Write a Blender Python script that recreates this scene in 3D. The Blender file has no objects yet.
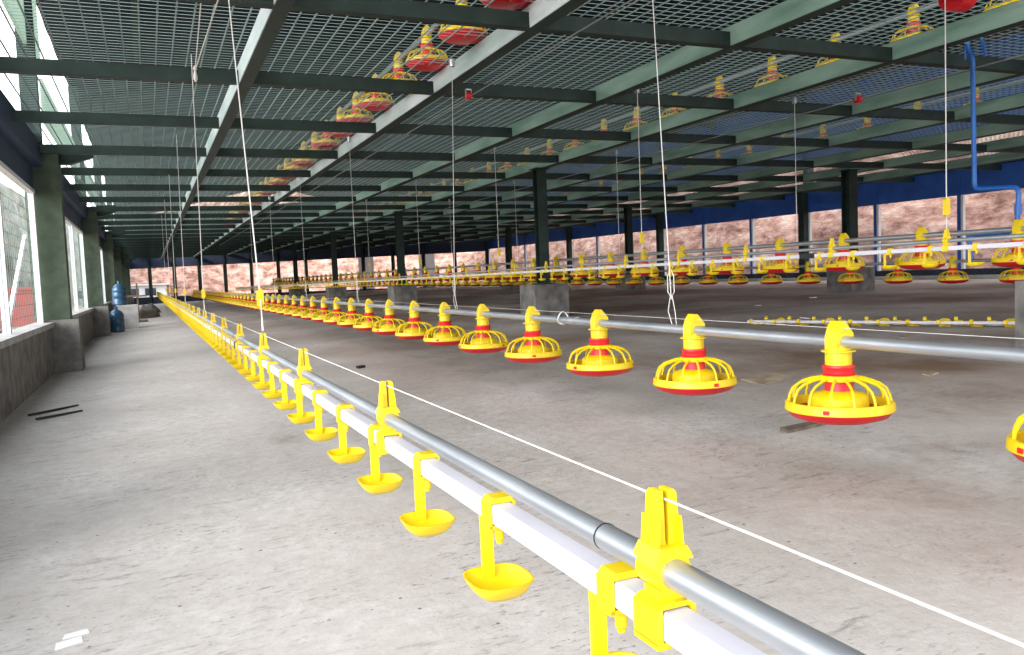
import bpy, math, random
from mathutils import Matrix, Vector, noise
random.seed(7)
S = bpy.context.scene
C = S.collection

# ------------------------------------------------------------------ camera
EYE = 0.85                      # eye height above the floor beside the left wall
cam_d = bpy.data.cameras.new('camera'); cam = bpy.data.objects.new('camera', cam_d); C.objects.link(cam)
cam_d.sensor_width = 36.0; cam_d.lens = 826.0 / 1024 * 36; cam_d.clip_start = 0.02; cam_d.clip_end = 400
vL = Vector((148 - 512, 288 - 327.5, 826)).normalized()          # along the house
vT = Vector((2400 - 512, 195 - 327.5, 826)); vT = (vT - vL * vT.dot(vL)).normalized()   # across it
vU = vT.cross(vL)
if vU.y > 0: vU = -vU
R = Matrix((vT, vL, vU))        # camera (x right, y down, z forward) -> world
m = Matrix.Identity(4)
rt, dn, fw = R.col[0], R.col[1], R.col[2]
for i in range(3):
    m[i][0], m[i][1], m[i][2] = rt[i], -dn[i], -fw[i]
m[2][3] = EYE
cam.matrix_world = m
S.camera = cam

# ------------------------------------------------------------------ world, sun, exposure
w = bpy.data.worlds.new('sky'); S.world = w; w.use_nodes = True
bg = w.node_tree.nodes['Background']
bg.inputs[0].default_value = (0.91, 0.96, 1.0, 1); bg.inputs[1].default_value = 2.9
sd = bpy.data.lights.new('sun', 'SUN'); sd.energy = 6.5; sd.angle = math.radians(52); sd.color = (1, 0.98, 0.95)
sun = bpy.data.objects.new('sun', sd); C.objects.link(sun)
sun.rotation_euler = Vector((0.86, 0.38, -0.34)).to_track_quat('-Z', 'Y').to_euler()
S.view_settings.view_transform = 'Standard'; S.view_settings.look = 'None'
S.view_settings.gamma = 1; S.view_settings.use_curve_mapping = False
S.view_settings.exposure = 0.10

# ------------------------------------------------------------------ materials
def srgb(r, g, b):
    f = lambda c: (c / 255 / 12.92) if c / 255 <= 0.04045 else ((c / 255 + 0.055) / 1.055) ** 2.4
    return (f(r), f(g), f(b), 1)
def mat(name, col, rough=0.5, metal=0.0, var=None, scale=6.0, bump=0.0, bscale=40.0, spec=0.5, stretch=(1, 1, 1)):
    mt = bpy.data.materials.new(name); mt.use_nodes = True
    n = mt.node_tree.nodes; l = mt.node_tree.links; b = n['Principled BSDF']
    b.inputs['Base Color'].default_value = col; b.inputs['Roughness'].default_value = rough
    b.inputs['Metallic'].default_value = metal; b.inputs['Specular IOR Level'].default_value = spec
    tc = n.new('ShaderNodeTexCoord'); mp = n.new('ShaderNodeMapping'); l.new(tc.outputs['Object'], mp.inputs[0])
    mp.inputs['Scale'].default_value = stretch
    if var:
        nz = n.new('ShaderNodeTexNoise'); nz.inputs['Scale'].default_value = scale; nz.inputs['Detail'].default_value = 6
        l.new(mp.outputs[0], nz.inputs['Vector'])
        cr = n.new('ShaderNodeValToRGB'); cr.color_ramp.elements[0].position = 0.35; cr.color_ramp.elements[1].position = 0.68
        cr.color_ramp.elements[0].color = var; cr.color_ramp.elements[1].color = col
        l.new(nz.outputs[0], cr.inputs[0]); l.new(cr.outputs[0], b.inputs['Base Color'])
    if bump:
        nb = n.new('ShaderNodeTexNoise'); nb.inputs['Scale'].default_value = bscale; nb.inputs['Detail'].default_value = 5
        l.new(mp.outputs[0], nb.inputs['Vector'])
        bp = n.new('ShaderNodeBump'); bp.inputs['Strength'].default_value = bump; bp.inputs['Distance'].default_value = 0.02
        l.new(nb.outputs[0], bp.inputs['Height']); l.new(bp.outputs[0], b.inputs['Normal'])
    return mt
YEL = mat('yellow_plastic', srgb(224, 194, 12), 0.4, var=srgb(217, 185, 10), scale=9)
RED = mat('red_plastic', srgb(214, 22, 34), 0.4, var=srgb(196, 16, 28), scale=9)
GALV = mat('galvanised_steel', srgb(192, 195, 200), 0.4, 0.75, var=srgb(166, 170, 177), scale=30, stretch=(1, 0.15, 1))
WHITE = mat('white_pvc', srgb(206, 204, 212), 0.35, var=srgb(196, 194, 204), scale=5)
GREEN = mat('green_painted_steel', srgb(112, 138, 130), 0.42, var=srgb(92, 118, 110), scale=5, spec=0.55)
DGREEN = mat('dark_green_painted_steel', srgb(42, 60, 54), 0.55, spec=0.3, var=srgb(29, 43, 39), scale=5)
CGREEN = mat('olive_green_painted_column', srgb(74, 90, 68), 0.6, var=srgb(52, 66, 54), scale=7)
LITPRIMER = mat('weathered_lit_primer', srgb(206, 214, 216), 0.45, var=srgb(150, 174, 170), scale=2.2, stretch=(1, .6, 3))  # pale primer, with the light on the left faces put into its colour
WEBGREEN = mat('grey_green_painted_web', srgb(150, 180, 166), 0.45, var=srgb(104, 138, 124), scale=2.2, stretch=(1, .6, 3))  # greener paint, also toned down for the weaker light on these webs
WIRE = mat('galvanised_wire', srgb(134, 154, 150), 0.5, 0.3)
CORD = mat('white_cord', srgb(206, 204, 200), 0.8)
CONC = mat('rough_concrete', srgb(132, 128, 124), 0.9, var=srgb(92, 90, 88), scale=7, bump=0.5)
SILL = mat('sill_concrete', srgb(186, 184, 182), 0.85, var=srgb(158, 156, 154), scale=6, bump=0.3)
BLUE = mat('blue_tarpaulin', srgb(48, 100, 190), 0.55, var=srgb(40, 86, 168), scale=3)
BPIPE = mat('blue_pvc_pipe', srgb(40, 110, 196), 0.35, var=srgb(34, 98, 182), scale=4)
NAVY = mat('navy_painted_wall', srgb(52, 58, 76), 0.8, var=srgb(40, 44, 58), scale=4)
DARKB = mat('dark_blue_panel', srgb(44, 62, 92), 0.6, var=srgb(38, 52, 78), scale=4)
FRAME = mat('white_window_frame', srgb(225, 228, 230), 0.5)
ROOF = mat('dark_teal_roof_sheet', srgb(36, 50, 66), 0.8, var=srgb(26, 38, 50), scale=2)
CURT = mat('pale_green_curtain', srgb(184, 202, 190), 0.7, var=srgb(170, 190, 178), scale=2)
_n = CURT.node_tree.nodes; _tr = _n.new('ShaderNodeBsdfTranslucent'); _tr.inputs[0].default_value = srgb(196, 212, 202); _mx = _n.new('ShaderNodeMixShader'); _mx.inputs[0].default_value = 0.6
CURT.node_tree.links.new(_n['Principled BSDF'].outputs[0], _mx.inputs[1]); CURT.node_tree.links.new(_tr.outputs[0], _mx.inputs[2]); CURT.node_tree.links.new(_mx.outputs[0], _n['Material Output'].inputs[0])
WSHEET = CURT.copy(); WSHEET.name = 'white_translucent_sheet'
for _q in WSHEET.node_tree.nodes:
    if _q.type == 'BSDF_TRANSLUCENT': _q.inputs[0].default_value = srgb(240, 244, 250)
    if _q.type == 'VALTORGB':
        for _e in _q.color_ramp.elements: _e.color = srgb(236, 240, 246)
BLACK = mat('black_rubber', srgb(24, 24, 26), 0.6)
CARD = mat('brown_cardboard', srgb(182, 162, 136), 0.9, var=srgb(128, 112, 96), scale=9)
PAPER = mat('white_paper', srgb(236, 236, 240), 0.8)
WOOD = mat('weathered_wood', srgb(124, 108, 92), 0.85, var=srgb(88, 74, 64), scale=14, stretch=(1, 6, 1))
REDP = mat('red_painted_metal', srgb(184, 84, 78), 0.7, var=srgb(166, 76, 70), scale=3)
BOTTLE = mat('blue_polycarbonate', srgb(52, 92, 122), 0.2, var=srgb(40, 76, 106), scale=6)
BLDG = mat('white_rendered_wall', srgb(222, 224, 226), 0.8, var=srgb(208, 210, 212), scale=1)
PANE = mat('dark_window_pane', srgb(40, 50, 60), 0.1)
LEAF = mat('green_foliage', srgb(92, 116, 70), 0.8, var=srgb(66, 88, 52), scale=3, bump=0.8, bscale=9)
GROUND = mat('pale_earth_ground', srgb(170, 150, 136), 0.95, var=srgb(148, 128, 112), scale=0.6, bump=0.4, bscale=6)
BANKL = mat('grey_scrub_bank', srgb(166, 166, 160), 0.95, var=srgb(112, 118, 104), scale=1.6, bump=0.8, bscale=5)

def bank_mat():
    mt = bpy.data.materials.new('red_earth_cut'); mt.use_nodes = True
    n = mt.node_tree.nodes; l = mt.node_tree.links; b = n['Principled BSDF']; b.inputs['Roughness'].default_value = 0.95
    tc = n.new('ShaderNodeTexCoord'); mp = n.new('ShaderNodeMapping'); l.new(tc.outputs['Object'], mp.inputs[0])
    mp.inputs['Scale'].default_value = (1.5, 1.5, 3.0)
    nz = n.new('ShaderNodeTexNoise'); nz.inputs['Scale'].default_value = 1.1; nz.inputs['Detail'].default_value = 9; nz.inputs['Roughness'].default_value = 0.66
    l.new(mp.outputs[0], nz.inputs['Vector'])
    cr = n.new('ShaderNodeValToRGB'); l.new(nz.outputs[0], cr.inputs[0])
    e = cr.color_ramp.elements; e[0].position = 0.34; e[0].color = srgb(120, 82, 72); e[1].position = 0.68; e[1].color = srgb(214, 188, 174)
    k = e.new(0.5); k.color = srgb(180, 140, 126)
    l.new(cr.outputs[0], b.inputs['Base Color'])
    bp = n.new('ShaderNodeBump'); bp.inputs['Strength'].default_value = 0.9; bp.inputs['Distance'].default_value = 0.25
    l.new(nz.outputs[0], bp.inputs['Height']); l.new(bp.outputs[0], b.inputs['Normal'])
    return mt
BANK = bank_mat()

def floor_mat():
    mt = bpy.data.materials.new('worn_concrete_floor'); mt.use_nodes = True
    n = mt.node_tree.nodes; l = mt.node_tree.links; b = n['Principled BSDF']
    b.inputs['Roughness'].default_value = 0.62; b.inputs['Specular IOR Level'].default_value = 0.35
    tc = n.new('ShaderNodeTexCoord')
    def nz(scale, detail, rough, sc=(1, 1, 1), rot=0):
        mp = n.new('ShaderNodeMapping'); mp.inputs['Scale'].default_value = sc; mp.inputs['Rotation'].default_value = (0, 0, rot)
        l.new(tc.outputs['Object'], mp.inputs[0])
        t = n.new('ShaderNodeTexNoise'); t.inputs['Scale'].default_value = scale; t.inputs['Detail'].default_value = detail; t.inputs['Roughness'].default_value = rough
        l.new(mp.outputs[0], t.inputs['Vector']); return t.outputs[0]
    def ramp(src, p0, c0, p1, c1):
        r = n.new('ShaderNodeValToRGB'); r.color_ramp.elements[0].position = p0; r.color_ramp.elements[0].color = c0
        r.color_ramp.elements[1].position = p1; r.color_ramp.elements[1].color = c1; l.new(src, r.inputs[0]); return r.outputs[0]
    def mix(fac, a, bb):
        x = n.new('ShaderNodeMix'); x.data_type = 'RGBA'; l.new(fac, x.inputs[0])
        for s, i in ((a, 6), (bb, 7)):
            if isinstance(s, tuple): x.inputs[i].default_value = s
            else: l.new(s, x.inputs[i])
        return x.outputs[2]
    base = ramp(nz(0.9, 6, 0.6), 0.36, srgb(206, 201, 198), 0.62, srgb(228, 225, 225))
    fine = ramp(nz(16, 8, 0.7), 0.3, (0, 0, 0, 1), 0.75, (1, 1, 1, 1))
    c1 = mix(fine, srgb(194, 187, 183), base)
    # brown dirt in drifts
    dirt = ramp(nz(0.55, 7, 0.62, (1, 0.7, 1)), 0.30, (0, 0, 0, 1), 0.62, (1, 1, 1, 1))
    sx = n.new('ShaderNodeSeparateXYZ'); l.new(tc.outputs['Object'], sx.inputs[0])
    mr = n.new('ShaderNodeMapRange'); mr.inputs[1].default_value = 0.2; mr.inputs[2].default_value = 3.6; mr.inputs[3].default_value = 0.18; mr.inputs[4].default_value = 1.0
    l.new(sx.outputs[0], mr.inputs[0])
    md = n.new('ShaderNodeMath'); md.operation = 'MULTIPLY'; l.new(dirt, md.inputs[0]); l.new(mr.outputs[0], md.inputs[1]); dirt = md.outputs[0]
    c2 = mix(dirt, c1, srgb(124, 101, 84))
    # scuffs, running across the house
    sc = ramp(nz(20, 9, 0.75, (0.5, 1.7, 1), 0.12), 0.53, (0, 0, 0, 1), 0.66, (0.75, 0.75, 0.75, 1))
    ms = ramp(nz(2.6, 5, 0.6), 0.44, (0, 0, 0, 1), 0.60, (1, 1, 1, 1))
    mm = n.new('ShaderNodeMath'); mm.operation = 'MULTIPLY'; l.new(sc, mm.inputs[0]); l.new(ms, mm.inputs[1])
    c3 = mix(mm.outputs[0], c2, srgb(104, 96, 92))
    fl_ = ramp(nz(55, 6, 0.7, (0.6, 1.5, 1), 0.25), 0.565, (0, 0, 0, 1), 0.65, (0.9, 0.9, 0.9, 1))
    mf = ramp(nz(1.7, 6, 0.65), 0.40, (0.08, 0.08, 0.08, 1), 0.62, (1, 1, 1, 1))
    m3 = n.new('ShaderNodeMath'); m3.operation = 'MULTIPLY'; l.new(fl_, m3.inputs[0]); l.new(mf, m3.inputs[1])
    c3 = mix(m3.outputs[0], c3, srgb(98, 88, 84))
    rs = ramp(nz(1.15, 8, 0.68, (1, 0.8, 1), 0.6), 0.60, (0, 0, 0, 1), 0.74, (0.7, 0.7, 0.7, 1))
    c3 = mix(rs, c3, srgb(120, 90, 70))
    # specks
    vo = n.new('ShaderNodeTexVoronoi'); vo.inputs['Scale'].default_value = 16; l.new(tc.outputs['Object'], vo.inputs['Vector'])
    sp = ramp(vo.outputs['Distance'], 0.06, (0.85, 0.85, 0.85, 1), 0.10, (0, 0, 0, 1))
    m2 = n.new('ShaderNodeMath'); m2.operation = 'MULTIPLY'; l.new(sp, m2.inputs[0])
    l.new(ramp(nz(2.2, 3, 0.5), 0.46, (0, 0, 0, 1), 0.56, (1, 1, 1, 1)), m2.inputs[1])
    c4 = mix(m2.outputs[0], c3, srgb(70, 62, 58))
    l.new(c4, b.inputs['Base Color'])
    bp = n.new('ShaderNodeBump'); bp.inputs['Strength'].default_value = 0.25; bp.inputs['Distance'].default_value = 0.01
    l.new(fine, bp.inputs['Height']); l.new(bp.outputs[0], b.inputs['Normal'])
    return mt
FLOOR = floor_mat()

# ------------------------------------------------------------------ helpers
class MB:
    def __init__(s): s.v = []; s.f = []; s.mi = []
    def add(s, vs, fs, mi=0):
        o = len(s.v); s.v += [tuple(q) for q in vs]
        for q in fs: s.f.append(tuple(o + i for i in q)); s.mi.append(mi)
        return s
    def box(s, x0, x1, y0, y1, z0, z1, mi=0):
        vs = [(x, y, z) for z in (z0, z1) for y in (y0, y1) for x in (x0, x1)]
        return s.add(vs, [(0, 2, 3, 1), (4, 5, 7, 6), (0, 1, 5, 4), (2, 6, 7, 3), (0, 4, 6, 2), (1, 3, 7, 5)], mi)
    def tube(s, pts, r, n=8, mi=0, cap=True, r1=None):
        pts = [Vector(p) for p in pts]; rings = []
        up = None
        for i, p in enumerate(pts):
            d = (pts[min(i + 1, len(pts) - 1)] - pts[max(i - 1, 0)]).normalized()
            if up is None:
                a = Vector((0, 0, 1)) if abs(d.z) < 0.9 else Vector((1, 0, 0))
                up = (a - d * a.dot(d)).normalized()
            else: up = (up - d * up.dot(d)).normalized()
            sd_ = d.cross(up)
            rr = r if r1 is None else r + (r1 - r) * i / (len(pts) - 1)
            rings.append([p + up * (math.cos(2 * math.pi * k / n) * rr) + sd_ * (math.sin(2 * math.pi * k / n) * rr) for k in range(n)])
        vs = [q for g in rings for q in g]; fs = []
        for i in range(len(pts) - 1):
            for k in range(n):
                fs.append((i * n + k, i * n + (k + 1) % n, (i + 1) * n + (k + 1) % n, (i + 1) * n + k))
        if cap: fs.append(tuple(reversed(range(n)))); fs.append(tuple(range((len(pts) - 1) * n, len(pts) * n)))
        return s.add(vs, fs, mi)
    def lathe(s, prof, n=24, c=(0, 0, 0), mi=0):
        vs = []; fs = []
        for (r, z) in prof:
            for k in range(n):
                a = 2 * math.pi * k / n
                vs.append((c[0] + r * math.cos(a), c[1] + r * math.sin(a), c[2] + z))
        for i in range(len(prof) - 1):
            for k in range(n):
                fs.append((i * n + k, i * n + (k + 1) % n, (i + 1) * n + (k + 1) % n, (i + 1) * n + k))
        return s.add(vs, fs, mi)
    def prism(s, poly, y0, y1, mi=0):     # polygon in x,z swept along y
        n = len(poly)
        vs = [(x, y0, z) for x, z in poly] + [(x, y1, z) for x, z in poly]
        fs = [tuple(range(n)), tuple(reversed(range(n, 2 * n)))] + [(i, n + i, n + (i + 1) % n, (i + 1) % n) for i in range(n)]
        return s.add(vs, fs, mi)
    def prismx(s, poly, x0, x1, mi=0):    # polygon in y,z swept along x
        n = len(poly)
        vs = [(x0, y, z) for y, z in poly] + [(x1, y, z) for y, z in poly]
        fs = [tuple(reversed(range(n))), tuple(range(n, 2 * n))] + [(i, (i + 1) % n, n + (i + 1) % n, n + i) for i in range(n)]
        return s.add(vs, fs, mi)
    def join(s, o, mimap=0):
        return s.add(o.v, o.f, mimap)
    def mesh(s, name, mats, smooth=True):
        me = bpy.data.meshes.new(name); me.from_pydata(s.v, [], s.f)
        for q in (mats if isinstance(mats, (list, tuple)) else [mats]): me.materials.append(q)
        me.polygons.foreach_set('material_index', s.mi)
        if smooth:
            me.polygons.foreach_set('use_smooth', [True] * len(s.f)); me.set_sharp_from_angle(angle=math.radians(38))
        me.update(); return me
def put(name, me, parent=None, loc=(0, 0, 0), rz=0.0, rot=None):
    o = bpy.data.objects.new(name, me); C.objects.link(o); o.parent = parent
    o.location = loc; o.rotation_euler = rot if rot else (0, 0, rz)
    return o
def empty(name, loc=(0, 0, 0), rot=(0, 0, 0)):
    o = bpy.data.objects.new(name, None); C.objects.link(o); o.location = loc; o.rotation_euler = rot; o.empty_display_size = 0.05
    return o
def tag(o, label, cat, group=None):
    o['label'] = label; o['category'] = cat; o['kind'] = 'thing'
    if group: o['group'] = group
    return o
def struct(o, label=None):
    o['kind'] = 'structure'
    if label: o['label'] = label
    return o
def stuff(o): o['kind'] = 'stuff'; return o
def obj(name, mb, mats, parent=None, loc=(0, 0, 0), smooth=True): return put(name, mb.mesh(name, mats, smooth), parent, loc)
ORD = ['first', 'second', 'third', 'fourth', 'fifth', 'sixth', 'seventh', 'eighth', 'ninth', 'tenth', 'eleventh', 'twelfth', 'thirteenth', 'fourteenth', 'fifteenth', 'sixteenth']

# all heights below are world heights; zr() turns a height relative to the eye into one
def zr(z): return z + EYE
PROF = [(-1.3, -0.86), (-0.8, -0.845), (2.0, -0.735), (5.0, -0.63), (8.4, -0.53), (13.4, -0.44), (14.2, -0.43)]
def fz(x):
    if x <= PROF[0][0]: return zr(PROF[0][1])
    for (a, za), (b, zb) in zip(PROF, PROF[1:]):
        if x <= b: return zr(za + (zb - za) * (x - a) / (b - a))
    return zr(PROF[-1][1])
XL, XR = -0.95, 13.4
Y0, YL, YR = -1.3, 46.0, 33.0           # near end; far end at the left and right walls (the far wall runs askew)
def yfar(x): return YL + (YR - YL) * (x - XL) / (XR - XL)
BEAM = zr(1.40)                         # underside of the ceiling joists
MESH = zr(1.535)                         # the wire deck of the upper floor
ROW = 1.75                              # cross beam pitch
JX = [-0.75 + 1.43 * k for k in range(11)]
CY = [4.38 + 1.745 * k for k in range(-3, 25)]

# ------------------------------------------------------------------ floor, ground, banks
mb = MB(); xs = [p[0] for p in PROF]; ny = 26
for i in range(ny + 1):
    for x in xs: mb.v.append((x, Y0 + (yfar(x) + 0.3 - Y0) * i / ny, fz(x)))
nx = len(xs)
for i in range(ny):
    for j in range(nx - 1):
        mb.f.append((i * nx + j, i * nx + j + 1, (i + 1) * nx + j + 1, (i + 1) * nx + j)); mb.mi.append(0)
struct(obj('floor', mb, FLOOR, smooth=True), 'worn pale concrete floor with dark scuffs and dirt')
mb = MB().add([(-60, -40, -0.12), (70, -40, -0.12), (70, 110, -0.12), (-60, 110, -0.12)], [(0, 1, 2, 3)])
struct(obj('ground', mb, GROUND), 'bare pale earth outside the house')

def bank(name, p0, p1, height, run, z0, material, label, seed, amp=0.6, step=0.5):
    """an earth slope standing on the line p0-p1, rising away from the house by `run`"""
    p0, p1 = Vector(p0), Vector(p1); L = (p1 - p0).length; d = (p1 - p0) / L; nrm = Vector((d.y, -d.x, 0))
    nu = int(L / step); nv = 16; b = MB()
    for i in range(nu + 1):
        for j in range(nv + 1):
            t = j / nv; u = i * L / nu
            q = p0 + d * u + nrm * (run * t ** 1.4) + Vector((0, 0, z0 + height * t))
            k = noise.fractal(Vector((u * 0.35 + seed, t * 3.0, seed)), 0.9, 2.1, 5)
            q += nrm * (k * amp); q.z += 0.35 * k * (t > 0)
            b.v.append(tuple(q))
    top = len(b.v)
    for i in range(nu):
        for j in range(nv):
            a = i * (nv + 1) + j; b.f.append((a, a + nv + 1, a + nv + 2, a + 1)); b.mi.append(0)
    o = obj(name, b, material); return struct(o, label)
bank('earth_bank_right', (17, -10, 0), (17, 46, 0), 7.5, 3.0, -0.2, BANK, 'pinkish red cut earth slope beyond the right side openings', 3.1)
bank('earth_bank_far', (22, 50, 0), (-3.5, 66.5, 0), 9.0, 4.5, -0.2, BANK, 'red earth slope beyond the far end openings', 8.7)
# scrub slope outside the left openings, further down the house
b0 = bank('scrub_bank_left', (-3.2, 85, 0), (-5.6, 21, 0), 6.4, 1.4, -0.3, BANKL, 'grey scrub covered slope outside the left openings', 5.2, amp=0.5)

# ------------------------------------------------------------------ ceiling: joists, cross beams, mesh panels
ceil = struct(empty('ceiling'), 'open steel grid ceiling carrying the wire mesh deck of the floor above')
for x in JX[1:]:
    ye = yfar(x)
    a = MB()     # channel: flush web to the left, flanges to the right
    H, W, t = 0.132, 0.085, 0.007
    poly = [(0, 0), (W, 0), (W, t), (t, t), (t, H - t), (W, H - t), (W, H), (0, H)]
    a.prism([(x + u, BEAM + v) for u, v in poly], Y0, ye)
    jo = obj('joist', a, DGREEN, ceil, smooth=False)
    obj('web_face', MB().box(x - .006, x - .0005, Y0, ye, BEAM + .004, BEAM + H - .004), LITPRIMER if x < 2.2 else WEBGREEN, jo, smooth=False)  # added facing that colours the web paler than the flanges, as if lit
cb_me = {}
for y in CY:
    for i in range(len(JX) - 1):
        x0, x1 = JX[i] + (0.012 if i else -0.16), JX[i + 1]
        if y > yfar(x1) - 0.3: continue
        key = i == 0
        if key not in cb_me:
            L = x1 - x0; a = MB(); hz = 0.088
            poly = [(0, 0), (0.075, 0), (0.075, 0.007), (0.007, 0.007), (0.007, hz - 0.007), (0.075, hz - 0.007), (0.075, hz), (0, hz)]
            a.prismx(poly, 0, L)
            cb_me[key] = a.mesh('cross_beam', DGREEN, False)
        put('cross_beam', cb_me[key], ceil, (x0, y, BEAM + 0.004))
# wire panels
PW, PL = 1.43, 1.745
a = MB(); rw = 0.0026
k = 0
nxw = 16
for k in range(nxw):
    x = PW * (k + 0.5) / nxw; a.box(x - rw * 1.5, x + rw * 1.5, 0, PL, 0.0, 2 * rw)
nyw = 27
for k in range(nyw):
    y = PL * (k + 0.5) / nyw; a.box(0, PW, y - rw * .45, y + rw * .45, 2 * rw, 3.2 * rw)
pm = a.mesh('mesh_panel', WIRE, False)
for i in range(len(JX) - 1):
    for y in CY:
        if y > yfar(JX[i + 1]) - 1.9: continue
        p = put('mesh_panel', pm, ceil, (JX[i] - (0.12 if i == 0 else 0), y, MESH)); p['kind'] = 'stuff'; p.scale.x = 1.084 if i == 0 else 1

# ------------------------------------------------------------------ roof and upper storey shell
RZ = zr(3.66)
roof = struct(empty('roof'), 'dark sheet roof of the storey above seen through the mesh')
xm = (XL + XR) / 2
for xa, za, xb, zb in ((XL - 0.12, RZ - 0.02, xm, RZ + 1.7), (xm, RZ + 1.7, XR + 0.5, RZ - 0.1)):
    a = MB(); n = 36; L = YL + 1 - Y0; vs = []; fs = []
    for i in range(n * 4 + 1):
        y = Y0 + L * i / (n * 4); dz = 0.03 * (1 if i % 4 in (1, 2) else 0)
        vs += [(xa, y, za + dz), (xb, y, zb + dz)]
    fs = [(2 * i, 2 * i + 2, 2 * i + 3, 2 * i + 1) for i in range(n * 4)]
    a.add(vs, fs); obj('roof_sheet', a, ROOF, roof, smooth=False)
for k in range(7):
    x = XL + (XR - XL) * (k + 0.5) / 7
    zz = RZ + 1.8 * (1 - abs(x - xm) / (xm - XL)) - 0.2
    obj('purlin', MB().box(x - 0.04, x + 0.04, Y0, YL, zz, zz + 0.12), DGREEN, roof, smooth=False)
for k in range(8):
    y = 3.3 + 6.98 * k
    if y > YL: break
    a = MB(); a.tube([(XL, y, RZ - 0.2), (xm, y, RZ + 1.5), (XR, y, RZ - 0.2)], 0.08, 4); obj('rafter', a, DGREEN, roof)

# ------------------------------------------------------------------ left wall
wl = struct(empty('wall_left'), 'low concrete side wall with green columns and open windows above')
LC = [10.0 + 6.95 * k for k in range(-1, 6)]
sillz = zr(-0.315)
pts = [Y0] + [y for y in LC if y > Y0] + [YL]
obj('low_wall', MB().box(XL - 0.14, XL + 0.0, Y0, YL, -0.1, sillz - 0.05), CONC, wl, smooth=False)
obj('sill', MB().box(XL - 0.16, XL + 0.03, Y0, YL, sillz - 0.05, sillz), SILL, wl, smooth=False)
ped = MB().box(XL - 0.1, XL + 0.26, -0.21, 0.24, -0.05, sillz + 0.02)
pedm = ped.mesh('pedestal', CONC, False)
colm = MB().box(-0.17, 0.16, -0.13, 0.13, sillz + 0.02, MESH - 0.03).mesh('column', CGREEN, False)
uc = MB().box(-0.08, 0.08, -0.08, 0.08, MESH + 0.02, RZ).mesh('upper_post', DGREEN, False)
hm = MB(); hm.prism([(0, BEAM + 0.14), (0, BEAM - 0.06), (0.09, BEAM - 0.06), (0.32, BEAM + 0.02), (0.32, BEAM + 0.14)], -0.05, 0.05)
hmm = hm.mesh('haunch', DGREEN, False)
for y in LC:
    put('pedestal', pedm, wl, (0, y, 0)); put('column', colm, wl, (XL + 0.02, y, 0)); put('upper_post', uc, wl, (XL - 0.05, y, 0))
    put('haunch', hmm, wl, (XL + 0.185, y, 0))
obj('edge_beam', MB().box(XL - 0.16, XL + 0.03, Y0, YL, zr(1.30), MESH - 0.02), DARKB, wl, smooth=False)
obj('top_panel', MB().box(XL - 0.12, XL - 0.07, Y0, YL, zr(1.06), zr(1.30)), DARKB, wl, smooth=False)
obj('upper_kerb', MB().box(XL - 0.12, XL - 0.04, Y0, YL, MESH - 0.02, MESH + 0.12), DARKB, wl, smooth=False)
# windows: white frames and a wire grid in every bay
wn = 0
for i in range(len(LC) - 1):
    ya, yb = LC[i] + 0.13, LC[i + 1] - 0.13
    wn += 1
    wd = struct(empty('window_%d' % wn))
    for u in (0.02, 0.34, 0.655, 0.985):
        y = ya + (yb - ya) * u
        obj('mullion', MB().box(XL - 0.115, XL - 0.06, y - 0.03, y + 0.03, sillz, zr(1.06)), FRAME, wd, smooth=False)
    obj('head_rail', MB().box(XL - 0.118, XL - 0.058, ya, yb, zr(1.02), zr(1.06)), FRAME, wd, smooth=False)
    g = MB(); rr = 0.0014
    nz_ = 13
    for k in range(1, nz_): z = sillz + (zr(1.02) - sillz) * k / nz_; g.box(XL - 0.09 - rr, XL - 0.09 + rr, ya, yb, z - rr, z + rr)
    for k in range(1, 60): y = ya + (yb - ya) * k / 60; g.box(XL - 0.09 - rr, XL - 0.09 + rr, y - rr, y + rr, sillz, zr(1.02))
    stuff(obj('window_mesh', g, WIRE, wd, smooth=False))
# curtain rolls of the upper storey, hung at two heights
cu = struct(empty('trim_1'), 'pale green curtain strips of the storey above')
obj('curtain', MB().box(XL - 0.06, XL - 0.03, Y0, 11.2, zr(2.55), zr(3.45)), CURT, cu, smooth=False)
obj('curtain', MB().box(XL - 0.06, XL - 0.03, 11.2, YL, zr(2.0), zr(2.5)), CURT, cu, smooth=False)

# ------------------------------------------------------------------ right wall
wr = struct(empty('wall_right'), 'right side of the house: low wall, slim posts and a blue curtain above the openings')
obj('low_wall', MB().box(XR, XR + 0.14, Y0, YR, -0.1, zr(-0.26)), NAVY, wr, smooth=False)
obj('sill', MB().box(XR - 0.06, XR + 0.02, Y0, YR, fz(XR) - 0.02, fz(XR) + 0.07), SILL, wr, smooth=False)
obj('curtain', MB().box(XR + 0.02, XR + 0.06, Y0, YR, zr(1.06), zr(1.56)), BLUE, wr, smooth=False)
obj('edge_beam', MB().box(XR + 0.07, XR + 0.2, Y0, YR, zr(1.40), MESH), DARKB, wr, smooth=False)
pl_ = MB().box(XR + 0.0, XR + 0.07, -0.035, 0.035, zr(-0.26), zr(1.40)).mesh('post', BLUE, False)
pt = MB().box(XR + 0.0, XR + 0.06, -0.085, -0.04, zr(-0.26), zr(1.06)).mesh('post_trim', FRAME, False)
for k in range(-6, 13):
    y = 10.42 + 1.87 * k
    if y < YR: put('post', pl_, wr, (0, y, 0)); put('post_trim', pt, wr, (0, y, 0))
rc = MB().box(XR - 0.13, XR - 0.0, -0.085, 0.085, fz(XR), MESH - 0.02).mesh('column', DGREEN, False)
for y in (2.9, 8.6, 14.2, 19.8, 25.3, 30.6): put('column', rc, wr, (0, y, 0)); put('upper_post', uc, wr, (XR + 0.1, y, 0))
obj('upper_kerb', MB().box(XR + 0.02, XR + 0.1, Y0, YR, MESH - 0.02, MESH + 0.12), DARKB, wr, smooth=False)
obj('upper_curtain', MB().box(XR + 0.02, XR + 0.06, Y0, YR, zr(2.12), zr(3.6)), BLUE, wr, smooth=False)

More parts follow.
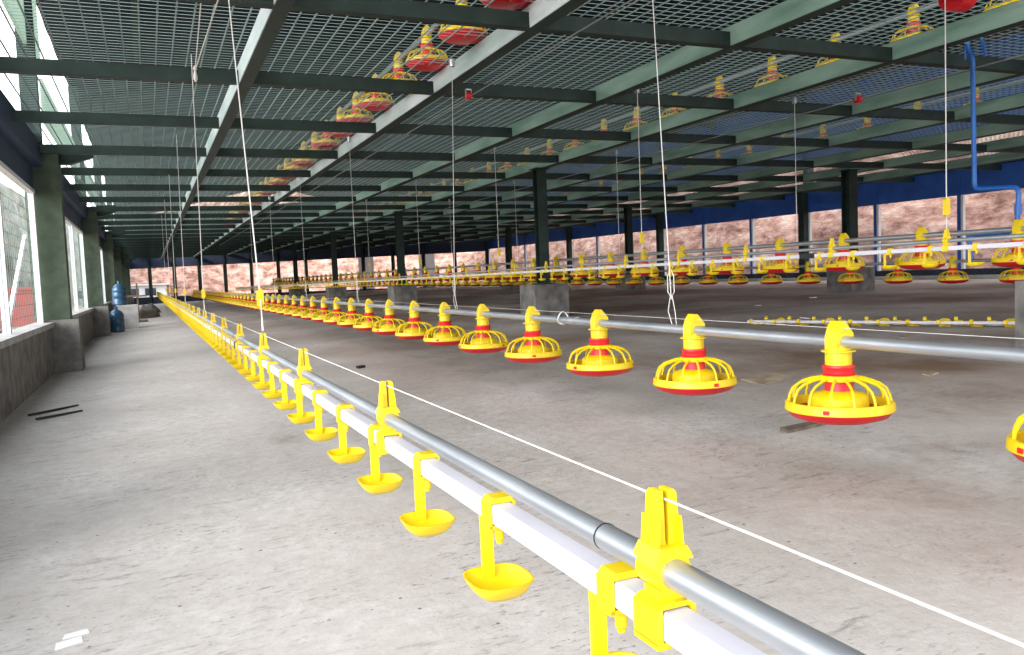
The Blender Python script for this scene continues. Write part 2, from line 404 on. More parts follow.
# ------------------------------------------------------------------ far wall (askew)
wf = struct(empty('wall_far', (XL - 0.1, YL, 0), (0, 0, math.atan2(YR - YL, XR - XL))), 'far end of the house: dark low wall with open bays between green posts')
LF = math.hypot(YR - YL, XR - XL) + 0.2
obj('low_wall', MB().box(0, LF, 0, 0.15, -0.1, zr(-0.46)), NAVY, wf, smooth=False)
obj('head_panel', MB().box(0, LF, 0.02, 0.1, zr(0.98), MESH + 0.1), DARKB, wf, smooth=False)
for k in range(14):
    u = 0.1 + k * (LF - 0.2) / 13
    obj('post', MB().box(u - 0.06, u + 0.06, -0.06, 0.06, 0, MESH), DGREEN, wf, smooth=False)
for u in (13.2, 16.2):  # added translucent sheets; their white stands for the bright outside in the gaps
    obj('daylight_sheet', MB().box(u, u + 0.75, 0.11, 0.15, zr(-0.46), zr(0.98)), WSHEET, wf, smooth=False)
obj('upper_panel', MB().box(0, LF, 0.02, 0.1, zr(2.0), RZ), DARKB, wf, smooth=False)
for k in range(8):
    obj('upper_post', MB().box(0.1 + k * LF / 7.2 - .06, 0.1 + k * LF / 7.2 + .06, -.06, .06, MESH, RZ + 0.1), DGREEN, wf, smooth=False)

# ------------------------------------------------------------------ interior columns on plinths
def support(x, y, label, pw=0.25, ph=zr(-0.17), cw=0.07):
    r = tag(empty('support_column', (x, y, fz(x))), label, 'column', 'green columns standing on concrete plinths')
    z0 = fz(x)
    p = MB(); p.box(-pw, pw, -pw, pw, -0.05, ph - z0); obj('plinth', p, CONC, r, smooth=False)
    q = MB(); q.box(-cw, cw, -cw, -cw + .012, ph - z0, BEAM - z0); q.box(-cw, cw, cw - .012, cw, ph - z0, BEAM - z0); q.box(-.006, .006, -cw + .012, cw - .012, ph - z0, BEAM - z0)
    obj('post', q, DGREEN, r, smooth=False)
    obj('base_plate', MB().box(-.12, .12, -.12, .12, ph - z0, ph - z0 + .015), DGREEN, r, smooth=False)
    obj('cap_plate', MB().box(-.11, .11, -.11, .11, BEAM - z0 - .014, BEAM - z0 - .002), DGREEN, r, smooth=False)
support(4.96, 3.07, 'green column on the rough concrete plinth cut off by the right edge of the photo', cw=0.07, pw=0.235)
support(4.96, 10.2, 'nearest whole green column, on the grey plinth behind the front feed pipe')
support(4.96, 17.1, 'green column on a plinth, next one behind the nearest whole column')
support(4.96, 23.9, 'slim distant green column, third whole one in the left row of columns')
support(4.96, 30.8, 'farthest green column of the left row, close to the far wall')
support(10.2, 9.85, 'dark column on a black plinth standing before the right hand earth bank', ph=zr(-.14), cw=0.085)
support(10.2, 16.4, 'dark column second in the right row, before the blue curtain', ph=zr(-.14))
support(10.2, 23.3, 'dark column third in the right row, far down the house', ph=zr(-.14))

# ------------------------------------------------------------------ pan feeders
PIPE_R = 0.0185
def feeder_meshes(n_arm=14, seg=36):
    head = MB()       # saddle with a peaked roof that straddles the pipe; pipe runs along y
    n = 12
    w_ = 0.031
    poly = [(-w_, -0.078)] + [(-w_, 0.014), (-w_ * .62, 0.046), (-w_ * .15, 0.064), (w_ * .12, 0.064), (w_ * .55, 0.050), (w_ * 1.25, 0.024), (w_ * 1.25, 0.010), (w_, 0.006), (w_, -0.078)]
    head.prism([(x, z) for x, z in poly], -0.025, 0.025)
    head.lathe([(0.030, -0.012), (0.036, -0.020), (0.038, -0.030), (0.039, -0.078), (0.0, -0.078)], 20)
    head.lathe([(0.038, -0.026), (0.052, -0.027), (0.052, -0.031), (0.038, -0.033)], 20)
    head.lathe([(0.0, 0.044), (0.006, 0.044)], 6)
    for sx in (-1, 1): head.tube([(sx * 0.012, -0.028, 0.036), (sx * 0.012, 0.028, 0.036)], 0.006, 8)
    collar = MB().lathe([(0.041, -0.072), (0.0475, -0.073), (0.049, -0.079), (0.046, -0.083), (0.046, -0.098), (0.050, -0.102), (0.047, -0.106), (0.03, -0.106)], seg)
    tube_ = MB().lathe([(0.043, -0.104), (0.043, -0.160), (0.046, -0.168)], seg)
    cone = MB().lathe([(0.042, -0.152), (0.060, -0.156), (0.082, -0.164), (0.090, -0.172), (0.092, -0.205)], seg)
    grill = MB().lathe([(0.047, -0.104), (0.058, -0.105), (0.064, -0.112), (0.063, -0.121), (0.047, -0.124), (0.047, -0.104)], seg)
    grill.lathe([(0.152, -0.185), (0.164, -0.184), (0.169, -0.190), (0.171, -0.211), (0.164, -0.214), (0.150, -0.212), (0.152, -0.185)], seg)
    for k in range(n_arm):
        a = 2 * math.pi * (k + 0.5) / n_arm; c, s_ = math.cos(a), math.sin(a)
        grill.tube([(r * c, r * s_, z) for r, z in ((0.058, -0.113), (0.090, -0.119), (0.122, -0.130), (0.143, -0.146), (0.153, -0.168), (0.158, -0.190))], 0.0045, 5)
    pan = MB().lathe([(0.160, -0.205), (0.166, -0.214), (0.150, -0.232), (0.105, -0.246), (0.05, -0.251), (0, -0.252)], seg)
    pan.lathe([(0.155, -0.214), (0.12, -0.226), (0.10, -0.220), (0.05, -0.205)], seg)
    for b_ in (cone, grill, pan): b_.v = [(x * .955, y * .955, z) for x, y, z in b_.v]
    return [('head', head, YEL), ('collar', collar, RED), ('drop_tube', tube_, RED), ('feed_cone', cone, YEL), ('grill', grill, YEL), ('pan', pan, RED)]
NEAR = [(n, b_.mesh('feeder_' + n, m_), n) for n, b_, m_ in feeder_meshes()]
CLIP = MB().box(.152, .1650, -.009, .009, -.206, -.194).mesh('feeder_clip', RED, False)
lo = MB()
for n, b_, m_ in feeder_meshes(10, 16): lo.join(b_, 0 if m_ is YEL else 1)
LOW = lo.mesh('feeder_small', [YEL, RED])
def feeder(x, y, z, near, label, group, rz):
    if near:
        r = empty('pan_feeder', (x, y, z), (0, 0, 0))
        for n, me, _ in NEAR: put(n, me, r, rz=0 if n == 'head' else rz)
        for q in range(3): put('clip', CLIP, r, rz=rz + 1.2 + 2.1 * q)
    else:
        r = put('pan_feeder', LOW, None, (x, y, z))
    return tag(r, label, 'feeder', group)
def feed_pipe(x, ya, yb, z, label, joints=()):
    r = tag(empty('feed_pipe', (x, (ya + yb) / 2, z)), label, 'pipe')
    L = (yb - ya) / 2
    obj('pipe', MB().tube([(0, -L, 0), (0, L, 0)], PIPE_R, 18), GALV, r)
    y = ya + 2.2
    while y < yb:
        obj('sleeve', MB().tube([(0, y - (ya + yb) / 2 - .04, 0), (0, y - (ya + yb) / 2 + .04, 0)], PIPE_R + .003, 14), GALV, r)
        y += 3.0
    return r
# front row
F1X, F1Z = 1.96, zr(-0.255)
feed_pipe(F1X, -1.5, yfar(F1X) - 1.2, F1Z, 'grey feed pipe carrying the front row of yellow and red feeders')
k = -1; y = 1.946 + 0.75 * k
while y < yfar(F1X) - 1.5:
    if k == -1: lab = 'yellow and red pan feeder cut off by the right edge of the photo'
    elif k == 0: lab = 'largest whole pan feeder, yellow and red, right end of the front feed pipe'
    elif k < 16: lab = '%s whole pan feeder from the right on the front feed pipe' % ORD[k]
    else: lab = 'small distant pan feeder near the far end of the front feed pipe'
    feeder(F1X, y, F1Z, k < 20, lab, 'pan feeders on the front feed pipe', 0.4 + 0.9 * k)
    k += 1; y = 1.946 + 0.75 * k
# second row, hoisted above head height of the plinths
F2X, F2Z = 5.26, zr(0.15)
feed_pipe(F2X, 1.2, yfar(F2X) - 1.0, F2Z, 'raised grey feed pipe behind the raised white water line')
k = -2; y = 3.65 + 0.748 * k
while y < yfar(F2X) - 1.2:
    if k == 0: lab = 'raised pan feeder at the right edge of the photo, head above the blue pipe elbow'
    elif 0 < k < 12: lab = '%s whole raised pan feeder from the right edge, behind the white water line' % ORD[k - 1]
    elif k < 0: lab = 'raised pan feeder just outside the right edge of the photo'
    else: lab = 'distant raised pan feeder behind the white water line'
    feeder(F2X, y, F2Z, k < 10, lab, 'raised pan feeders of the second row', 0.2 + 1.1 * k)
    k += 1; y = 3.65 + 0.748 * k
# third row, low again
F3X, F3Z = 8.4, zr(-0.075)
feed_pipe(F3X, 3.5, yfar(F3X) - 1.0, F3Z, 'low grey feed pipe of the third row near the right side')
k = -1; y = 5.86 + 0.75 * k
while y < yfar(F3X) - 1.2:
    if 0 <= k < 10: lab = '%s low pan feeder from the right edge in the third row, below the raised row' % ORD[k]
    elif k < 0: lab = 'low pan feeder of the third row just outside the right edge'
    else: lab = 'distant low pan feeder of the third row below the raised row'
    feeder(F3X, y, F3Z, k < 4, lab, 'low pan feeders of the third row', 0)
    k += 1; y = 5.86 + 0.75 * k
# upper storey rows
UZ = MESH + 0.248
for ux, yst, nm, txt in ((2.0, 3.68, 26, 'left'), (5.26, 3.7, 26, 'middle'), (8.5, 4.9, 16, 'right')):
    feed_pipe(ux, 1.0, yst + 0.75 * nm, UZ, 'feed pipe of the %s feeder row above the mesh ceiling' % txt)
    for k in range(nm):
        if k < 9: lab = '%s pan feeder from the top edge in the %s row above the mesh ceiling' % (ORD[k], txt)
        else: lab = 'distant pan feeder in the %s row above the mesh ceiling' % txt
        feeder(ux, yst + 0.75 * k, UZ, k < 6 and ux < 3, lab, 'pan feeders of the %s row above the mesh' % txt, k)

# ------------------------------------------------------------------ water lines with drip cups
def cup_mesh():
    b = MB()
    # squarish cup, drawn as rounded-diamond rings: (scale, z)
    n = 20
    def ring(s, z):
        o = []
        for k in range(n):
            a = 2 * math.pi * k / n
            r = 0.034 / (abs(math.cos(a)) ** 3.4 + abs(math.sin(a)) ** 3.4) ** (1 / 3.4)
            o.append((r * s * math.cos(a) * 1.0, -0.022 + r * s * math.sin(a) * 1.1, z))
        return o
    rings = [ring(.30, -.0955), ring(.60, -.094), ring(.84, -.087), ring(.99, -.078), ring(1.03, -.0745), ring(.97, -.0745), ring(.80, -.084), ring(.55, -.0895), ring(.05, -.0905)]
    vs = [q for g in rings for q in g]; fs = [tuple(reversed(range(n)))]
    for i in range(len(rings) - 1):
        for k in range(n): fs.append((i * n + k, i * n + (k + 1) % n, (i + 1) * n + (k + 1) % n, (i + 1) * n + k))
    return b.add(vs, fs)
def clamp_mesh():
    b = MB(); a = 0.0118; o = 0.0155
    for poly in ([(-o, -a - .003), (-a, -a - .003), (-a, a), (-o, a + .001)], [(a, -a - .003), (o, -a - .003), (o, a + .001), (a, a)],
                 [(-o, a), (o, a), (.010, a + .006), (-.010, a + .006)], [(-o, -a - .004), (o, -a - .004), (o, -a), (-o, -a)]):
        b.prism(poly, -.042, -.020)
    return b
def arm_mesh():
    return MB().box(-.007, .007, .0045, .0095, -.090, -.012).box(-.0075, .0075, -.040, .0095, -.0185, -.0125)
def nipple_mesh():
    return MB().lathe([(.0052, -.014), (.0052, -.030), (.0035, -.032), (.0035, -.035), (0, -.035)], 10, (0, -.031, 0))
DP = [('clamp', clamp_mesh().mesh('drinker_clamp', YEL)), ('arm', arm_mesh().mesh('drinker_arm', YEL)), ('cup', cup_mesh().mesh('drinker_cup', YEL)), ('nipple', nipple_mesh().mesh('drinker_nipple', YEL))]
dl = MB()
for q in (clamp_mesh(), arm_mesh(), cup_mesh(), nipple_mesh()): dl.join(q)
DLOW = dl.mesh('drinker_small', YEL)
# hanger clip: ring round the steel pipe, clamp round the water pipe, forked tower above. Origin on the steel pipe axis
def hanger_mesh():
    b = MB()
    b.lathe([], 3) if False else None
    n = 20; r0, r1 = .0102, .0150; y0, y1 = -.014, .014; vs = []; fs = []
    for k in range(n):
        a = 2 * math.pi * k / n; c, s_ = math.cos(a), math.sin(a)
        vs += [(r1 * c, y0, r1 * s_), (r1 * c, y1, r1 * s_), (r0 * c, y0, r0 * s_), (r0 * c, y1, r0 * s_)]
    for k in range(n):
        p, q = 4 * k, 4 * ((k + 1) % n)
        fs += [(p, p + 1, q + 1, q), (p + 2, q + 2, q + 3, p + 3), (p, q, q + 2, p + 2), (p + 1, p + 3, q + 3, q + 1)]
    b.add(vs, fs)
    b.prism([(-.0165, .009), (.0165, .009), (.0145, .0135), (.0112, .019), (-.0112, .019), (-.0145, .0135)], -.0145, .0145)
    for s_ in (-1, 1):        # two prongs
        b.prism([(s_ * .0012, .014), (s_ * .0118, .014), (s_ * .0092, .056), (s_ * .0065, .059), (s_ * .0025, .059), (s_ * .0018, .044)][::s_], -.006, .006)
        b.prism([(s_ * .0095, .014), (s_ * .0118, .014), (s_ * .0098, .040), (s_ * .0080, .040)][::s_], -.011, .011)
    b.box(-.0100, .0100, -.0105, .0105, -.0265, -.0125)
    # water pipe shell below
    zc = -.036; a = .0119; o = .0165
    for poly in ([(-o, zc - a - .002), (-a, zc - a - .002), (-a, zc + a), (-o, zc + a)], [(a, zc - a - .002), (o, zc - a - .002), (o, zc + a), (a, zc + a)],
                 [(-o, zc + a), (o, zc + a), (.0105, zc + a + .004), (-.0105, zc + a + .004)], [(-o, zc - a - .005), (o, zc - a - .005), (o, zc - a), (-o, zc - a)]):
        b.prism(poly, -.016, .016)
    return b
HANG = hanger_mesh().mesh('hanger_clip', YEL)
def water_line(x, ya, yb, zs, zw, slope, yref, dY, dS, hY, hS, ndet, label, name='water_line'):
    r = tag(empty(name, (x, yref, 0)), label, 'water line')
    Z = lambda y: -slope * (y - yref)
    def run(z, rad, n, mt, nm, sq=False):
        a, b_ = ya - yref, yb - yref
        o = MB()
        if sq:
            h_ = 0.0112; c = .002; prof = [(-h_, -h_ + c), (-h_ + c, -h_), (h_ - c, -h_), (h_, -h_ + c), (h_, h_ - c), (h_ - c, h_), (-h_ + c, h_), (-h_, h_ - c)]
            vs = [(px, a, z + Z(ya) + pz) for px, pz in prof] + [(px, b_, z + Z(yb) + pz) for px, pz in prof]
            o.add(vs, [tuple(range(8)), tuple(reversed(range(8, 16)))] + [(i, 8 + i, 8 + (i + 1) % 8, (i + 1) % 8) for i in range(8)])
        else: o.tube([(0, a, z + Z(ya)), (0, b_, z + Z(yb))], rad, n)
        obj(nm, o, mt, r)
    run(zs, .0100, 18, GALV, 'steel_pipe'); run(zw, .0112, 4, WHITE, 'water_pipe', True)
    k = 0; y = dY
    while y < yb - .1:
        if y > ya + .05:
            loc = (0, y - yref, zw + Z(y))
            if ndet and y < ndet:
                d = put('drinker', DP[0][1], r, loc)
                for n_, me in DP[1:]: put(n_, me, d)
            else: put('drinker', DLOW, r, loc)
        y += dS
    y = hY
    while y < yb - .1:
        if y > ya + .05: put('hanger', HANG, r, (0, y - yref, zs + Z(y)))
        y += hS
    return r
D1X = 0.33
D1S, D1W = zr(-0.2185), zr(-0.2555)
d1 = water_line(D1X, -1.2, 37.5, D1S, D1W, 0.0, 0, 0.585 - 0.25 * 4, 0.2515, 0.498 - 0.7545, 0.7545, 3.0,
           'front water line: white pipe with yellow drip cups under a galvanised pipe')
for ya_, yb_ in ((0.28, 0.58), (3.4, 3.7), (6.4, 6.7), (9.4, 9.7)):
    sl = obj('sleeve', MB().tube([(0, ya_, D1S), (0, yb_, D1S)], .0108, 18), GALV, d1)
    obj('sleeve_lip', MB().tube([(0, yb_, D1S), (0, yb_ + .0016, D1S)], .0112, 18), BLACK, sl)
obj('coupler', MB().box(-.014, .014, 3.62, 3.66, D1W - .014, D1W + .014), BLACK, d1)
tag(obj('guard_wire', MB().tube([(D1X, -1.2, D1S + .052), (D1X, 37.5, D1S + .052)], .0009, 6), CORD), 'thin white wire strung through the hanger tips above the front water line', 'wire')
D2X = 3.68
D2S, D2W = zr(.074), zr(.036)
d2 = water_line(D2X, 0.8, yfar(D2X) - 2, D2S, D2W, .0062, 2.5, 2.544 - .2535 * 5, .2535, 2.93 - .76, .76, 5.6,
           'raised water line: white pipe with yellow drip cups running right of the front feeders')
obj('coupler', MB().box(-.016, .016, 1.32, 1.44, D2W - .022, D2W + .008), BLACK, d2)
tag(obj('guard_wire', MB().tube([(F1X, -1.2, F1Z + .042), (F1X, 30, F1Z + .042)], .0008, 5), CORD), 'thin wire running just above the front row of feeders', 'wire')

# water line lying on the floor
p0, p1 = Vector((5.42, 6.55, 0)), Vector((6.3, 4.0, 0)); L = (p1 - p0).length
slope = (fz(p1.x) - fz(p0.x)) / L
ang = math.atan2(p1.y - p0.y, p1.x - p0.x) - math.pi / 2
fl = tag(empty('loose_water_line', (p0.x, p0.y, fz(p0.x)), (math.asin(slope), 0, ang)), 'loose water line with yellow cups lying on the floor behind the largest feeder', 'water line')
obj('water_pipe', MB().box(-.011, .011, 0, L, .032, .054), WHITE, fl, smooth=False)
obj('steel_pipe', MB().tube([(-.13, .12, .014), (-.13, L, .014)], .010, 12), GALV, fl)
rot = (0, math.radians(115), 0)
for k in range(int(L / .25)):
    c = put('drinker', DLOW, fl, (0, .08 + .25 * k, .044), rot=(0, math.radians(80 if k % 2 else 64), 0)); c.scale = (1.25, 1.25, 1.25)
    put('drinker', DLOW, fl, (-.13, .17 + .25 * k, .06), rot=(0, math.radians(35), .3)).scale = (1.25, 1.25, 1.25)
    if k % 2 == 1: put('hanger', HANG, fl, (-.13, .2 + .25 * k, .02), rot=(0, math.radians(80), 0))

# ------------------------------------------------------------------ hanging cords
def cord(pts, label, blocks=(), loop=None, r=.0028, group=None, pulley=True, bsize=.016):
    t = tag(empty('hanging_cord', pts[-1]), label, 'cord', group)
    o = Vector(pts[-1])
    obj('cord', MB().tube([Vector(p) - o for p in pts], r, 6), CORD, t)
    if pulley:
        p = Vector(pts[0]) - o
        b = MB().lathe([(.002, -.03), (.02, -.025), (.02, .02), (.006, .03)], 10, tuple(p)); obj('pulley', b, GALV, t)
    for bz in blocks:
        i = (Vector(pts[0]) - o); d = i / i.z * bz
        s_ = bsize
        q = MB().prism([(-s_, -2.6 * s_), (-.3 * s_, -3.0 * s_), (s_, -2.2 * s_), (s_, 1.6 * s_), (.3 * s_, 2.6 * s_), (-s_, 1.8 * s_)], -.5 * s_, .5 * s_)
        q.v = [(x + d.x, y + d.y, z + d.z) for x, y, z in q.v]
        obj('adjuster', q, YEL, t)
    if loop:
        for dy in (-1, 1):
            obj('loop_strand', MB().tube([(0, dy * .004, loop[1]), (0, dy * loop[0], loop[1] * .8), (0, dy * loop[0], loop[1] * .25), (0, dy * .006, loop[1] * .12), (0, dy * loop[0] * 1.1, -loop[1] * .4), (.012, dy * loop[0] * .7, -loop[1] * .9), (0.02, dy * loop[0] * .4, -loop[1] * 1.12)], r * .9, 5), CORD, t)
    return t
g = 'cords holding up the front water line'
hy = lambda k: 0.498 + 0.7545 * k
t = cord([(D1X, 3.30, zr(1.40)), (D1X, hy(3) + .005, D1S + .155), ], 'near cord with a long yellow adjuster above the front water line', (.02,), group=g, r=.0022, pulley=False, bsize=.0105)
for s_ in (-1, 1):
    obj('strand', MB().tube([(0, 0, 0), (s_ * .003, s_ * .008 - .005, -.09)], .0016, 5), CORD, t)
for j, (k, dy) in enumerate(((7, -.35), (11, -.5), (15, -.6), (19, -.4), (23, -.3))):
    y = hy(k)
    lab = ['second cord along the front water line from the photographer', 'third cord along the front water line', 'fourth cord along the front water line', 'fifth cord along the front water line', 'farthest cord of the front water line'][j]
    t = cord([(D1X, y + dy, zr(1.40)), (D1X, y, D1S + .15)], lab, (.02,), group=g, pulley=False, r=.0024, bsize=.012)
    for s_ in (-1, 1): obj('strand', MB().tube([(0, 0, 0), (s_ * .003, s_ * .012, -.09)], .0018, 5), CORD, t)
# bundle of cords rising from a knot to the left of the near joist
kn = Vector((0.35, 5.494, zr(1.32)))
t = tag(empty('slung_cord', tuple(kn)), 'knotted pair of slack cords under the mesh left of the near joist', 'cord')
for nm_, pts_ in (('upper_strand', [(.34, 4.3, zr(1.49)), kn]), ('upper_strand', [(.40, 4.2, zr(1.37)), kn]), ('lower_strand', [kn, (.34, 5.45, zr(.66)), (.335, 5.79, D1S + .17)]), ('lower_strand', [kn, (.2, 6.64, zr(1.02)), (.335, 7.78, zr(-.10))])):
    obj(nm_, MB().tube([Vector(q) - kn for q in pts_], .0036, 6), CORD, t)
obj('knot', MB().lathe([(.004, -.07), (.013, -.05), (.012, -.03), (.006, 0), (.013, .01), (.004, .03)], 8), CORD, t)
g = 'cords holding up the front feed pipe'
for j, (y, yt, lab) in enumerate(((2.84, 2.93, 'white cord with a wire loop holding the front feed pipe beside the second feeder'), (5.46, 5.30, 'second white cord of the front feed pipe, with a hanging loop'),
                                  (8.4, 8.4, 'third cord of the front feed pipe'), (11.4, 11.4, 'fourth cord of the front feed pipe'), (14.4, 14.4, 'fifth cord of the front feed pipe'), (17.4, 17.4, 'sixth cord of the front feed pipe'))):
    cord([(F1X, yt, zr(1.42)), (F1X, y, F1Z + .12)], lab, (), (.022, .12), r=.0021, group=g)
tag(obj('rope_tie', MB().tube([(F1X + .03 * math.cos(a), 3.816 + .01 * math.sin(2 * a), F1Z + .012 + .032 * math.sin(a)) for a in [2 * math.pi * q / 14 for q in range(15)]], .004, 5), CORD), 'knotted rope tied around the front feed pipe between two feeders', 'rope')
g = 'cords holding up the raised water line'
for j, (y, lab) in enumerate(((2.93, 'cord with a yellow adjuster above the raised water line near the blue pipe'), (5.72, 'cord with a yellow adjuster above the raised water line near the middle'), (8.7, 'third cord of the raised water line'), (11.7, 'fourth cord of the raised water line'), (14.7, 'fifth cord of the raised water line'))):
    cord([(D2X, y, zr(1.42)), (D2X, y, D2S + .15)], lab, (.02,), group=g, r=.0028, bsize=.017)
    obj('lower_strand', MB().tube([(D2X, y, D2S + .15), (D2X, y, D2S + .05)], .002, 5), CORD).parent = None
for o in [o for o in bpy.data.objects if o.name.startswith('lower_strand')]:
    best = min((q for q in bpy.data.objects if q.name.startswith('hanging_cord')), key=lambda q: (q.location - Vector(o.data.vertices[0].co)).length)
    o.parent = best; o.location = -best.location
g = 'thin cords holding up the raised feed pipe'
for y, lab in ((5.68, 'thin cord of the raised feed pipe left of the dark column'), (8.68, 'second thin cord of the raised feed pipe'), (11.7, 'third thin cord of the raised feed pipe'), (2.7, 'thin cord of the raised feed pipe near the right edge'), (14.7, 'fourth thin cord of the raised feed pipe')):
    cord([(F2X, y, zr(1.40)), (F2X, y, F2Z + .02)], lab, (), r=.003, group=g)

# winch cables under the joists and their red pulleys
def cable(x, ya, yb, z, label):
    tag(obj('winch_cable', MB().tube([(x, ya, z), (x, yb, z)], .005, 6), GALV), label, 'cable')
cable(2.33, 0.5, 30, zr(1.352), 'grey winch cable running under the ceiling above the front feeders')
cable(5.62, 1.0, 26, zr(1.352), 'grey winch cable running under the ceiling above the raised feeders')
def red_pulley(p, label, s_=1.0):
    r = tag(empty('pulley', p), label, 'pulley')
    b = MB().tube([(-.02 * s_, 0, 0), (-.012 * s_, 0, 0), (.012 * s_, 0, 0), (.02 * s_, 0, 0)], .034 * s_, 16); obj('wheel', b, RED, r)
    obj('bracket', MB().box(-.026 * s_, -.022 * s_, -.012 * s_, .012 * s_, -.01, .055 * s_).box(.022 * s_, .026 * s_, -.012 * s_, .012 * s_, -.01, .055 * s_).box(-.026 * s_, .026 * s_, -.012 * s_, .012 * s_, .045 * s_, .055 * s_), GALV, r)
red_pulley((2.30, 5.9, zr(1.345)), 'small red pulley under the ceiling by the left joist', .9)
red_pulley((5.62, 5.32, zr(1.35)), 'small red pulley under the ceiling above the dark column', 1.0)
red_pulley((4.02, 3.12, zr(1.37)), 'large red pulley at the top right corner', 2.5)

# ------------------------------------------------------------------ blue water pipe at the right
def smooth_path(pts, r=.05, n=4):
    pts = [Vector(p) for p in pts]; out = [pts[0]]
    for a, b_, c in zip(pts, pts[1:], pts[2:]):
        u = (a - b_).normalized(); v = (c - b_).normalized(); rr = min(r, (a - b_).length / 2.2, (c - b_).length / 2.2)
        for i in range(n + 1):
            t_ = i / n; p = b_ + u * rr * (1 - t_) ** 2 + v * rr * t_ ** 2; out.append(p)
    out.append(pts[-1]); return out
BX = 5.62
bp_ = tag(empty('blue_water_pipe', (BX, 4.25, zr(.03))), 'blue plastic pipe dropping from the ceiling and bending at the right edge', 'pipe')
o_ = Vector((BX, 4.25, zr(.03)))
obj('pipe', MB().tube([p - o_ for p in smooth_path([(BX, 4.29, zr(1.66)), (BX, 4.29, zr(1.50)), (BX, 4.25, zr(1.43)), (BX, 4.24, zr(.475)), (BX, 3.90, zr(.455)), (BX, 3.915, zr(.145)), (BX, 4.28, zr(.135)), (BX, 4.28, zr(-.06))])], .017, 12), BPIPE, bp_)
for p in ((BX, 4.28, zr(.125)), (BX, 3.905, zr(.30)), (BX, 4.28, zr(.0))):
    q = Vector(p) - o_; obj('fitting', MB().tube([q + Vector((0, 0, -.035)), q + Vector((0, 0, .035))], .024, 12), BPIPE, bp_)
obj('hook', MB().tube([(-.0, .06, 1.40 + .0), (0, .05, 1.60), (0, -.02, 1.62), (0, -.06, 1.56), (0, -.10, 1.40)], .01, 6), BPIPE, bp_)

# ------------------------------------------------------------------ things by the left wall and outside
def jug(p, label):
    r = tag(empty('water_jug', p), label, 'water jug', 'blue water jugs by the left wall')
    obj('body', MB().lathe([(0, 0), (.115, 0), (.135, .02), (.137, .12), (.130, .135), (.137, .15), (.137, .25), (.130, .265), (.137, .28), (.135, .34), (.10, .40), (.04, .44)], 24), BOTTLE, r)
    obj('neck', MB().lathe([(.03, .43), (.03, .48), (.034, .482), (.034, .50), (0, .50)], 16), BOTTLE, r)
JX_, JY_ = -.60, 17.9
jug((JX_, JY_, fz(JX_)), 'blue water jug standing on the floor by the left wall')
bx = tag(empty('storage_box', (-.42, 19.0, fz(-.42))), 'pale grey box on the floor behind the blue water jug', 'box')
obj('body', MB().box(-.2, .2, -.2, .2, 0, .44), SILL, bx, smooth=False); obj('lid', MB().box(-.205, .205, -.205, .205, .44, .50), SILL, bx, smooth=False)
jug((-.55, 18.98, fz(-.42) + .5), 'blue water jug standing on top of the pale box')
st = tag(empty('stool', (-.25, 22.0, fz(-.25))), 'small wooden stand with an upright against the far left wall', 'stand')
obj('upright', MB().box(-.02, .02, -.02, .02, 0, .95), WOOD, st, smooth=False); obj('shelf', MB().box(-.22, .22, -.1, .1, .62, .66), WOOD, st, smooth=False); obj('foot', MB().box(-.2, .2, -.12, .12, 0, .05), WOOD, st, smooth=False)
def lump(name, p, s_, material, label, cat, group=None, seed=0):
    b = MB(); n = 10; vs = []; fs = []
    for i in range(6):
        for k in range(n):
            a = 2 * math.pi * k / n; ph = math.pi / 2 * i / 5
            q = Vector((math.cos(a) * math.cos(ph), math.sin(a) * math.cos(ph), math.sin(ph)))
            f_ = 1 + .35 * noise.noise(q * 2.3 + Vector((seed, 0, seed)))
            vs.append((q.x * s_[0] * f_, q.y * s_[1] * f_, q.z * s_[2] * f_))
    for i in range(5):
        for k in range(n): fs.append((i * n + k, i * n + (k + 1) % n, (i + 1) * n + (k + 1) % n, (i + 1) * n + k))
    b.add(vs, fs); o = obj(name, b, material); o.location = p; return tag(o, label, cat, group)
lump('rubble_heap', (-.1, 25, fz(0)), (.35, .7, .22), WOOD, 'brown heap of rubble on the floor before the far left corner', 'rubble', seed=1)
lump('rubble_heap', (.0, 29, fz(0)), (.3, .7, .3), CONC, 'grey heap of rubble behind the brown one in the far left corner', 'rubble', seed=4)
# outside left
tk = tag(empty('red_tank', (-3.1, 24.5, -.12)), 'faded red metal tank outside the first left window', 'tank')
obj('body', MB().box(-.55, .55, -1.0, 1.0, .15, 1.05), REDP, tk, smooth=False); obj('lid', MB().box(-.6, .6, -1.05, 1.05, 1.05, 1.12), REDP, tk, smooth=False)
for sx in (-1, 1):
    for sy in (-1, 1): obj('leg', MB().box(sx * .45 - .05, sx * .45 + .05, sy * .9 - .05, sy * .9 + .05, 0, .15), REDP, tk, smooth=False)
tag(obj('prop_pole', MB().tube([(-1.9, 13.0, -.12), (-1.62, 14.2, 1.7)], .035, 8), FRAME), 'pale leaning pole outside the first left window', 'pole')
hs = tag(empty('small_building', (-2.2, 62.5, -.12)), 'small white building with dark windows beyond the far left corner', 'building')
obj('wall', MB().box(-3, 3.4, 0, 3, 0, 1.15), BLDG, hs, smooth=False); obj('roof', MB().box(-3.2, 3.6, -.2, 3.2, 1.15, 1.25), BLDG, hs, smooth=False)
for k in range(5): obj('window', MB().box(-2.4 + k * 1.1, -1.7 + k * 1.1, -.04, 0, .45, .95), PANE, hs, smooth=False)

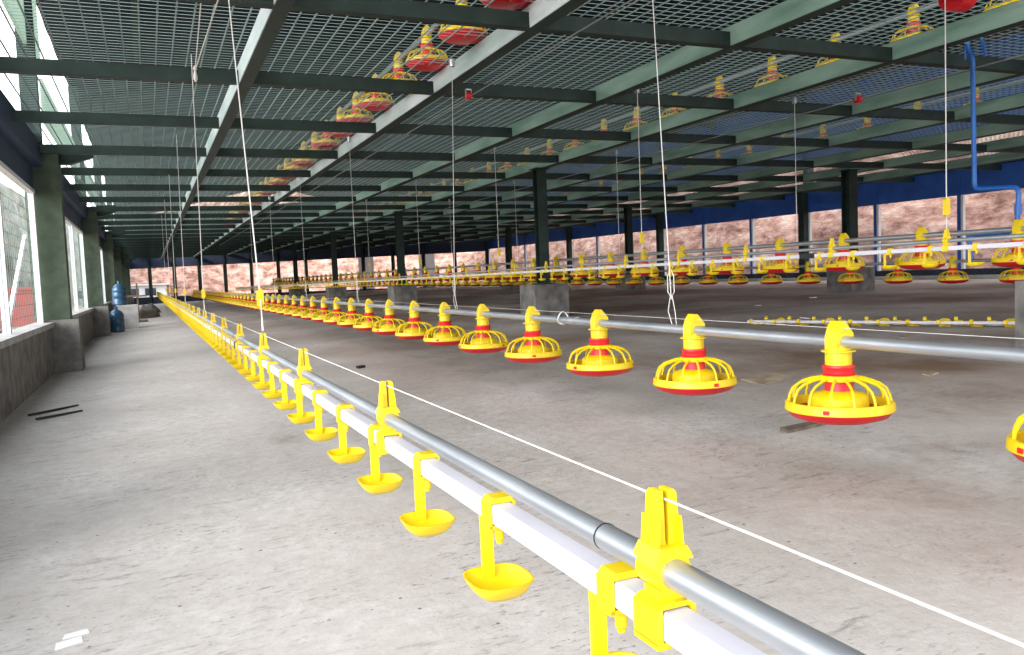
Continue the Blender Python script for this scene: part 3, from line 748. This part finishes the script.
# ------------------------------------------------------------------ litter on the floor
def flat(name, x, y, pts, th, material, label, cat, rz=0, tilt=0, group=None):
    b = MB(); n = len(pts)
    vs = [(u, v, 0) for u, v in pts] + [(u, v, th) for u, v in pts]
    b.add(vs, [tuple(reversed(range(n))), tuple(range(n, 2 * n))] + [(i, (i + 1) % n, n + (i + 1) % n, n + i) for i in range(n)])
    o = obj(name, b, material, smooth=False); o.location = (x, y, fz(x) + .001); o.rotation_euler = (tilt, -.035, rz); return tag(o, label, cat, group)
flat('paper_scrap', -.225, 2.15, [(-.03, -.012), (.028, -.016), (.034, .012), (-.02, .018)], .003, PAPER, 'front one of two white paper scraps on the pale floor at lower left', 'paper', .35, .05)
flat('paper_scrap', -.212, 2.195, [(-.028, -.01), (.03, -.008), (.026, .014), (-.022, .012)], .003, PAPER, 'rear one of two white paper scraps on the pale floor at lower left', 'paper', .1, .05)
flat('cardboard_piece', 3.3, 3.85, [(-.16, -.09), (.12, -.10), (.19, .06), (-.1, .10)], .006, CARD, 'flat brown cardboard piece lying right of the second feeder', 'cardboard', .3, .04)
flat('wood_strip', 2.55, 2.72, [(-.13, -.03), (.12, -.02), (.14, .03), (-.12, .03)], .014, WOOD, 'thin dark strip of wood lying under the largest feeder', 'wood', .05, .03)
flat('leaf_scrap', 3.98, 3.28, [(-.06, -.02), (.05, -.03), (.07, .03), (-.03, .035)], .008, CARD, 'crumpled brown scrap on the floor right of the largest feeder', 'scrap', .4, .05)
for j, (x, y) in enumerate(((4.9, 4.35), (5.3, 4.6), (6.2, 6.6), (3.2, 5.6), (7.3, 8.6), (6.8, 9.3), (8.6, 9.0))):
    flat('paper_bit', x, y, [(-.05, -.02), (.04, -.03), (.06, .02), (-.02, .03)], .006, [PAPER, CARD][j % 2], ['pale scrap', 'brown scrap'][j % 2] + ' lying on the darker floor behind the front feeders', 'scrap', j * .8, .06, 'scraps behind the front feeders ' + 'ab'[j % 2])
flat('black_stick', -.60, 6.3, [(-.012, -.16), (.012, -.16), (.014, .16), (-.01, .17)], .015, BLACK, 'thin black stick on the floor against the left wall', 'stick', -.9)
flat('black_stick', -.66, 6.6, [(-.014, -.2), (.012, -.2), (.012, .2), (-.012, .2)], .015, BLACK, 'second black stick lying closer to the left wall', 'stick', -.75)
flat('dark_scrap', 1.60, 6.9, [(-.03, -.025), (.04, -.02), (.035, .03), (-.025, .025)], .02, BLACK, 'small dark lump on the floor between the front water line and the feeders', 'scrap', .3)
